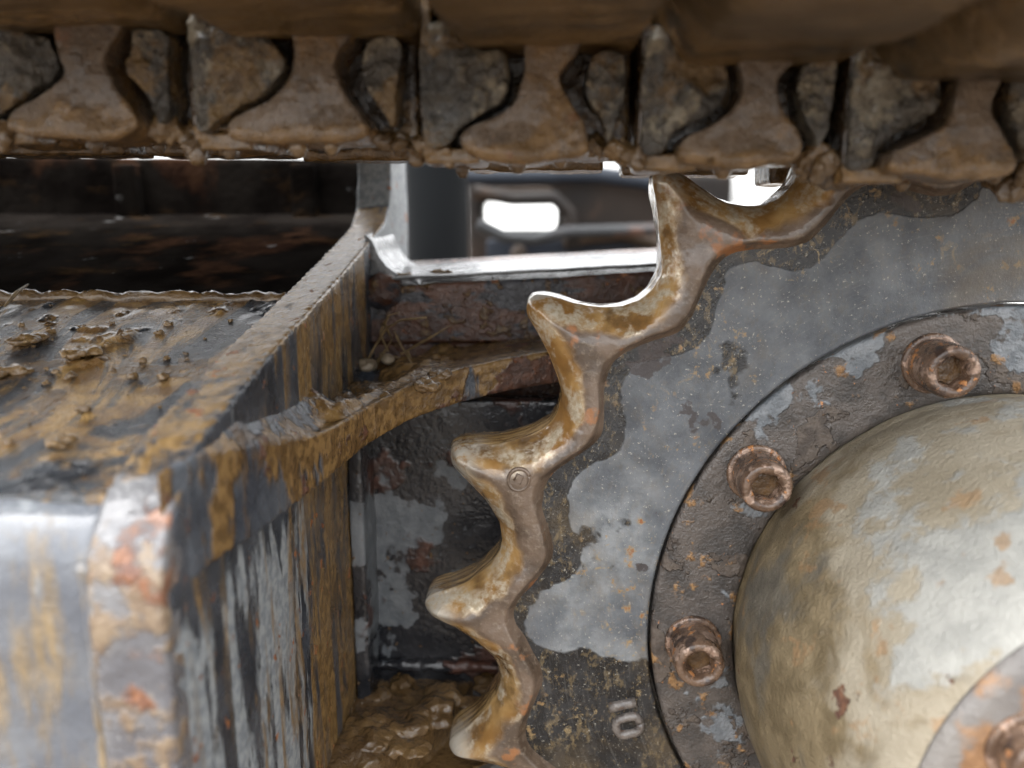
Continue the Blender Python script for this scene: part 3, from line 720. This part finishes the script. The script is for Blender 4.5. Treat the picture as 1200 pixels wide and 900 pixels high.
# inner hull wall closing the view behind the sloping top
hull = thing('steel_hull_wall', 'shade-toned rust-patched steel wall behind the sloping track frame top', 'wall', (-.35, .61, -.02), kind='thing')
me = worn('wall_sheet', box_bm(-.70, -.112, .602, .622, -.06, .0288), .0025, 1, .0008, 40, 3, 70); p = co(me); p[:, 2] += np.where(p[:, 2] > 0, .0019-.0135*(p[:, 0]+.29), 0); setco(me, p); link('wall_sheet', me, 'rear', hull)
for x in (-.31, -.185):
    link('wall_rib', worn('wall_rib', box_bm(x, x+.016, .590, .605, -.012, .0265), .0015, 2, .0006, 60, 3, 71), 'rear', hull)

# ------------------------------------------------------------------ track chain links and shoes
GAPS = [-.2011-.0765*5, -.2011-.0765*4, -.2011-.0765*3, -.2011-.0765*2, -.2011-.0765, -.2011, -.1250, -.0482, .0237, .0900, .1555, .2210]
PZ = [.0235, .0230, .0225, .0220, .0215, .0209, .0187, .0139, .0115, .0074, .0035]
REF = at(485, 180, .29)[0]; RW = GAPS[8]-GAPS[7]
def T(x, y, Y=.29):
    q = at(x, y, Y); return (q[0]-REF, q[2]-.0139)
pad_o = [(606, 30), (608, 60), (613, 85), (610, 108), (600, 125), (576, 140), (552, 150), (543, 160), (541, 172), (545, 178), (570, 182), (612, 185), (660, 183), (684, 178), (689, 168), (682, 150), (669, 134), (661, 115), (658, 95), (663, 78), (676, 64), (690, 30)]
hook_o = [(493, 20), (492, 90), (493, 160), (499, 172), (514, 174), (526, 167), (528, 154), (541, 144), (561, 132), (582, 118), (593, 103), (596, 88), (592, 72), (585, 62), (566, 62), (553, 55), (547, 20)]
half_o = [(694, 58), (686, 80), (684, 98), (689, 120), (700, 136), (708, 152), (710, 166), (717, 166), (723, 140), (729, 100), (732, 58)]
lname = {-1: 'out of frame beyond the first', 0: 'x'}
ORD = ['track link beyond the left picture edge']*5+['mud-caked track link at the left picture edge', 'mud-caked track link above the sloping frame corner, second from the left edge',
       'mud-caked track link at the middle, above the opening behind the sprocket', 'mud-caked track link resting over the uppermost visible sprocket tooth',
       'mud-caked track link in front of the grey sprocket plate at the right edge', 'track link just beyond the right picture edge']
SHO = ['mud-coated track shoe beyond the left picture edge']*5+['mud-coated track shoe over the leftmost track link', 'mud-coated track shoe over the second track link from the left edge',
       'mud-coated track shoe over the middle track link', 'mud-coated track shoe over the link on the uppermost sprocket tooth', 'mud-coated track shoe over the rightmost track link', 'mud-coated track shoe just beyond the right picture edge']
for k in range(11):
    g, wdt, dz = GAPS[k], GAPS[k+1]-GAPS[k], PZ[k]-.0139
    sx = wdt/RW
    rj = np.random.default_rng(50+k)
    def W(q):
        q = [np.array((g+(x+.0007*rj.normal())*sx, z+.0139+dz+.0005*rj.normal())) for x, z in q]
        for _ in range(2):         # round the corners off
            q = [v for a, b in zip(q, q[1:]+q[:1]) for v in (a*.75+b*.25, a*.25+b*.75)]
        return [tuple(v) for v in q]
    L_ = thing('track_link', ORD[k], 'track link', (g+wdt/2, .35, .0139+dz), 'links of the track chain')
    zb = .0139+dz
    def low_attr(me):
        p = co(me); setattr_(me, 'low', 1-sstep(p[:, 2], zb-.001, zb+.008))
    # near side plate, stepped lip on its left edge
    a0, a1 = g+.0012, g+wdt-.0012
    me = worn('link_plate', [box_bm(a0, a1, .306, .338, zb+.0015, zb+.055), box_bm(a0, a0+.0045, .2925, .306, zb+.002, zb+.055), box_bm(a0+.001, a0+.020, .2935, .33, zb-.0012, zb+.0045)], .0011, 3, .0014, 90, 4, 100+k)
    low_attr(me); link('link_plate', me, 'linkplate', L_)
    me = worn('wear_pad', prism(W([T(*q) for q in pad_o]), .2855, .312, 'Y'), .0008, 4, .0011, 80, 4, 120+k)
    p = co(me); n_ = nor(me); bul = sstep(p[:, 2], zb+.012, zb)          # wet mud thickened along the lower edge
    p += n_*(bul*.0012*(1+fbm(p, 60, 3, 125+k)))[:, None]; setco(me, p)
    low_attr(me); link('wear_pad', me, 'pad', L_)
    me = worn('pin_boss', prism(W([T(*q) for q in hook_o]), .2885, .312, 'Y'), .0008, 2, .0012, 70, 3, 140+k)
    p = co(me); f = sstep(-p[:, 1], -.292, -.289); rg_ = fbm(p, 95, 5, 145+k, .62)
    p[:, 1] += f*(.0055*np.clip(rg_, -1, .25)+.004*np.clip(fbm(p, 40, 3, 149+k)-.1, 0, 1)); p[:, [0, 2]] += .0010*np.stack([fbm(p, 150, 4, 151+k), fbm(p, 150, 4, 152+k)], 1); setco(me, p)
    link('pin_boss', me, 'boss', L_)
    me = worn('pin_boss', prism(W([T(*q) for q in half_o]), .2895, .312, 'Y'), .0008, 2, .0012, 70, 3, 160+k)
    p = co(me); f = sstep(-p[:, 1], -.293, -.290)
    p[:, 1] += f*(.004*fbm(p, 90, 5, 165+k, .62)+.10*np.clip(p[:, 0]-(g+wdt-.0075), 0, 1)); p[:, [0, 2]] += .0010*np.stack([fbm(p, 150, 4, 171+k), fbm(p, 150, 4, 172+k)], 1); setco(me, p)
    link('pin_boss', me, 'boss', L_)
    me = worn('link_plate', box_bm(g+.0045, g+wdt-.0045, .405, .437, zb+.0005, zb+.055), .0016, 3, .0014, 80, 4, 180+k)
    low_attr(me); link('link_plate', me, 'linkplate', L_)
    link('bushing', lathe('bushing', dens([(.0006, .336), (.0125, .336), (.0125, .407), (.0006, .407)], 20), (g+.0005, zb+.030), 48, .0004, 90, 190+k), 'bush', L_)
    bms = []
    for j in range(16):            # mud packed into the joint beside the boss and along the foot
        u = rj.random()
        if j < 7: c_ = (g+rj.uniform(-.004, .010), rj.uniform(.294, .306), zb+rj.uniform(-.0005, .007))
        elif j < 11: c_ = (g+wdt*rj.uniform(.80, .97), rj.uniform(.296, .308), zb+rj.uniform(.0, .006))
        else: c_ = (g+wdt*rj.uniform(.08, .26), rj.uniform(.292, .304), zb+rj.uniform(.034, .044))
        bms.append(lump_bm(c_, rj.uniform(.0018, .0042), (1.1, 1.1, 1.2), 3, 300+k*20+j, .5))
    pk = link('packed_mud', worn('packed_mud', bms, .0008, 2, .0016, 160, 4, 230+k, .6), 'mud_dark', L_); pk['kind'] = 'stuff'
    # wet mud hanging from the lower edge
    dr = [(.47, .0045, .0030), (.62, .0035, .0024), (.12, .0040, .0026)] if k in (5, 6, 7) else [(.5, .0040, .0028)]
    for j, (u, ln, r_) in enumerate(dr):
        x = g+wdt*(u+random.uniform(-.05, .05)); y_ = random.choice((.292, .300, .330)); z0 = zb+.002
        ln *= random.uniform(.8, 1.5)
        me = tube('mud_drip', [(x, y_, z0+.004), (x, y_, z0), (x+.0002, y_, z0-ln*.5), (x+.0003, y_, z0-ln), (x+.0003, y_, z0-ln*1.25)], [r_*2.6, r_*1.6, r_*1.0, r_*1.1, r_*.5], 14, .0003, 200, j, sub=14)
        link('mud_drip', me, 'mud_dark', L_)
    # shoe: a plate across the chain with a curled trailing edge
    zs = zb+.0008-(0, 0, 0, 0, 0, 0, 0, 0, .0025, .0045, .0065)[k]
    sh = [(g+wdt*.16, zs+.0400), (g+wdt*.23, zs+.0345), (g+wdt*.27, zs+.0335), (g+wdt*.60, zs+.0335), (g+wdt*.985, zs+.0335), (g+wdt*1.015, zs+.0350), (g+wdt*1.03, zs+.0385), (g+wdt*1.03, zs+.0470), (g+wdt*1.0, zs+.0520), (g+wdt*.10, zs+.0540), (g+wdt*.06, zs+.0500)]
    me = worn('track_shoe', prism(sh, .185, .56, 'Y'), .0018, 2, .0010, 40, 5, 200+k)
    p = co(me); p[:, 2] += .0022*fbm(p, 90, 4, 210+k, stretch=(.3, 1, 1))-.0015*sstep(-p[:, 1], -.268, -.24); setco(me, p)
    so = link('track_shoe', me, 'shoe'); tag(so, SHO[k], 'track shoe', 'shoes of the track')

# ------------------------------------------------------------------ loose mud, roots, pebbles
def roof_pt(x, y):
    d = ray(x, y); s = .1
    for _ in range(60):
        q = d*s; s *= 1+ (roofz(q[1])-q[2])/(d[2]*s - 0)*0.0 + 0
        break
    # plane z = a + b*y
    b_ = (.0825-.0450)/(.39-.222); a_ = -.0825-b_*.222
    s = a_/(d[2]-b_*d[1]); return d*s
bms = []
for i in range(75):
    if i < 35: x, y = random.gauss(90, 70), random.gauss(425, 32)
    elif i < 55: x, y = random.uniform(0, 420), random.uniform(372, 420)
    else: x, y = random.uniform(-20, 330), random.uniform(380, 590)
    q = roof_pt(x, y)
    if not (.226 < q[1] < .388 and q[0] < -.13): continue
    r_ = random.choice((.0004, .0006, .0008, .0011, .0016)) if i < 80 else random.choice((.0004, .0005, .0007))
    bms.append(lump_bm(q+np.array([0, 0, r_*.35]), r_, (1.3, 1.1, .9), 3, i, .6))
o = link('mud_crumbs', join('mud_crumbs', bms), 'mud'); tag(o, 'scattered wet mud crumbs on the sloping frame top', 'mud', kind='stuff')
def top_z(x): return float(zl(x))+.0150
for (px, py, r_, lab) in ((100, 415, .0048, 'wet mud clod on the sloping top, nearest the small crumbs'), (25, 402, .0062, 'broad wet mud clod near the left picture edge on the sloping top'), (12, 440, .0050, 'low wet mud clod cut by the left picture edge'), (70, 520, .0032, 'wet shining mud clod low on the sloping top')):
    q = roof_pt(px, py)
    o = link('mud_clod', worn('mud_clod', [lump_bm(q+np.array([random.uniform(-1, 1)*r_, random.uniform(-1, 1)*r_, r_*.2]), r_*random.uniform(.4, .8), (1.3, 1, .6), 3, int(px)+j, .5) for j in range(7)], .0006, 1, .0008, 300, 3, int(px)), 'mud')
    tag(o, lab, 'mud clod', 'mud clods on the sloping frame top')
for (px, py, Y, r_, lab) in ((470, 325, .482, .0050, 'dark mud clod on the bright beam top beside the post'), (519, 321, .484, .0046, 'brown mud clod on the bright beam top, further from the post')):
    q = at(px, py, Y)
    o = link('mud_clod', worn('mud_clod', [lump_bm(q+np.array([random.uniform(-.8, .8)*r_, 0, r_*.15]), r_*random.uniform(.5, .75), (1.3, 1, .7), 3, int(px)+j, .45) for j in range(4)], .0006, 1, .0006, 300, 3, int(px)), 'mud_dark')
    tag(o, lab, 'mud clod', 'mud clods on the beam')
# heap in the corner between end plate and flange
bms = []
for i in range(20):
    x = -.104+.05*random.random()**1.8; y = random.uniform(.37, .46); r_ = random.uniform(.003, .0065)*(1.2 if x < -.09 else .7)
    bms.append(lump_bm((x, y, top_z(x)+r_*.1), r_, (1.4, 1.4, .7), 3, i, .5))
o = link('mud_heap', worn('mud_heap', bms, .0007, 4, .0022, 150, 5, 77, .62), 'mud_dark'); tag(o, 'wet brown mud heap in the corner where the curved flange meets the end plate', 'mud heap')
bms = []
for i in range(15):
    x = random.uniform(-.10, -.035); y = random.uniform(.365, .425); r_ = random.uniform(.003, .0075)
    bms.append(lump_bm((x, y, -.259+r_*.0), r_*1.1, (1.5, 1.4, .7), 3, i+90, .5))
o = link('mud_heap', worn('mud_heap', bms, .0008, 7, .0018, 130, 5, 79, .62), 'mud_dark'); tag(o, 'glossy brown mud heap on the lower flange beside the bottom sprocket tooth', 'mud heap')
# pale stone, root tangle, straw
q = at(455, 421, .445); o = link('pebble', worn('pebble', lump_bm(q, .0036, (1, 1, .85), 3, 3, .15), .0006, 2), 'pebble'); tag(o, 'small pale round pebble in the mud under the beam', 'pebble')
q = at(430, 428, .443); o = link('pebble', worn('pebble', lump_bm(q, .0044, (1.2, 1, .85), 3, 9, .3), .0006, 2), 'pebble'); tag(o, 'brownish pebble beside the small pale round pebble', 'pebble')
rt = thing('root_tangle', 'tangle of thin plant roots caught in mud under the beam', 'roots', tuple(at(460, 425, .45)))
for i, path in enumerate([[(425, 432), (440, 405), (452, 385), (470, 375), (500, 372)], [(440, 428), (458, 400), (462, 385)], [(462, 388), (470, 405), (482, 425), (490, 437)], [(458, 395), (450, 378), (455, 370), (468, 366)], [(470, 415), (500, 398), (530, 380)], [(478, 412), (484, 428), (496, 434)], [(445, 415), (470, 420), (488, 434)], [(455, 372), (445, 390), (455, 412)]]):
    pp = [at(x, y, .452-.006*j+.004*math.sin(i+j)) for j, (x, y) in enumerate(path)]
    link('root', tube('root', pp, [.0007, .0006, .0003], 7, .0005, 160, i, sub=24), 'root', rt)
q0, q1 = roof_pt(6, 364), roof_pt(34, 343); q0[2] += .002; q1[2] += .004
o = link('straw', tube('straw', [q0, (q0+q1)/2+np.array([0, 0, .001]), q1], [.0005, .0011, .0004], 7, sub=12), 'root'); tag(o, 'dry straw blade lying on the frame top at the left edge', 'straw')

# ------------------------------------------------------------------ far side of the machine, seen through the opening
far = thing('crawler_undercarriage', 'blurred dark far track frame with a bright slot, seen through the opening', 'track frame', (.0, 1.35, -.5))
def farbox(x0, x1, y0, y1, Y, d=.10):
    a, b = at(x0, y1, Y), at(x1, y0, Y); return box_bm(a[0], b[0], Y, Y+d, a[2], b[2])
link('slotted_plate', worn('slotted_plate', [farbox(548, 566, 203, 330, 1.3, .05), farbox(548, 860, 203, 234, 1.3, .05), farbox(652, 860, 203, 282, 1.3, .05), farbox(548, 860, 270, 330, 1.3, .05)], .0055, 4), 'far_rust', far)
link('panel', worn('panel', farbox(570, 860, 281, 340, 1.26, .03), .006, 2), 'far_blue', far)
link('strip', worn('strip', farbox(572, 648, 219, 231, 1.285, .02), .0045, 2), 'far_tan', far)
link('rail', tube('rail', [at(660, 284, 1.25), at(690, 277, 1.25), at(730, 274, 1.25), at(765, 283, 1.25), at(785, 300, 1.25)], .010, 12, sub=30), 'far_tan', far)
link('hose', tube('hose', [at(560, 262, 1.22), at(590, 277, 1.22), at(625, 280, 1.22), at(665, 272, 1.22), at(800, 268, 1.22)], .009, 12, sub=40), 'far_dark', far)
link('hose', tube('hose', [at(556, 224, 1.24), at(600, 233, 1.24), at(650, 232, 1.24), at(668, 250, 1.24), at(672, 290, 1.24)], .010, 12, sub=40), 'far_rust', far)
link('knob', worn('knob', lump_bm(at(608, 297, 1.245), .013, (1, 1, 1), 3, 1, .03), .004, 2), 'far_tan', far)
link('rail', tube('rail', [at(540, 207, 1.27), at(700, 205, 1.27), at(760, 213, 1.27), at(800, 235, 1.27)], .012, 12, sub=30), 'far_blue', far)
pil = at(513, 300, .95)
pl = lathe('pillar', dens([(.0005, -.36), (.034, -.36), (.034, .075), (.0005, .075)], 30), (0, 0), 64)
p = co(pl); setco(pl, np.stack([p[:, 0]+pil[0], -p[:, 2]+.95, p[:, 1]], 1)); pl.flip_normals()
bm = bmesh.new(); bm.from_mesh(pl); bmesh.ops.recalc_face_normals(bm, faces=bm.faces); bm.to_mesh(pl); bm.free(); pl.shade_smooth()
o = link('round_pillar', pl, 'far_pillar'); tag(o, 'blurred smooth dark grey round pillar behind the post', 'pillar', kind='thing')
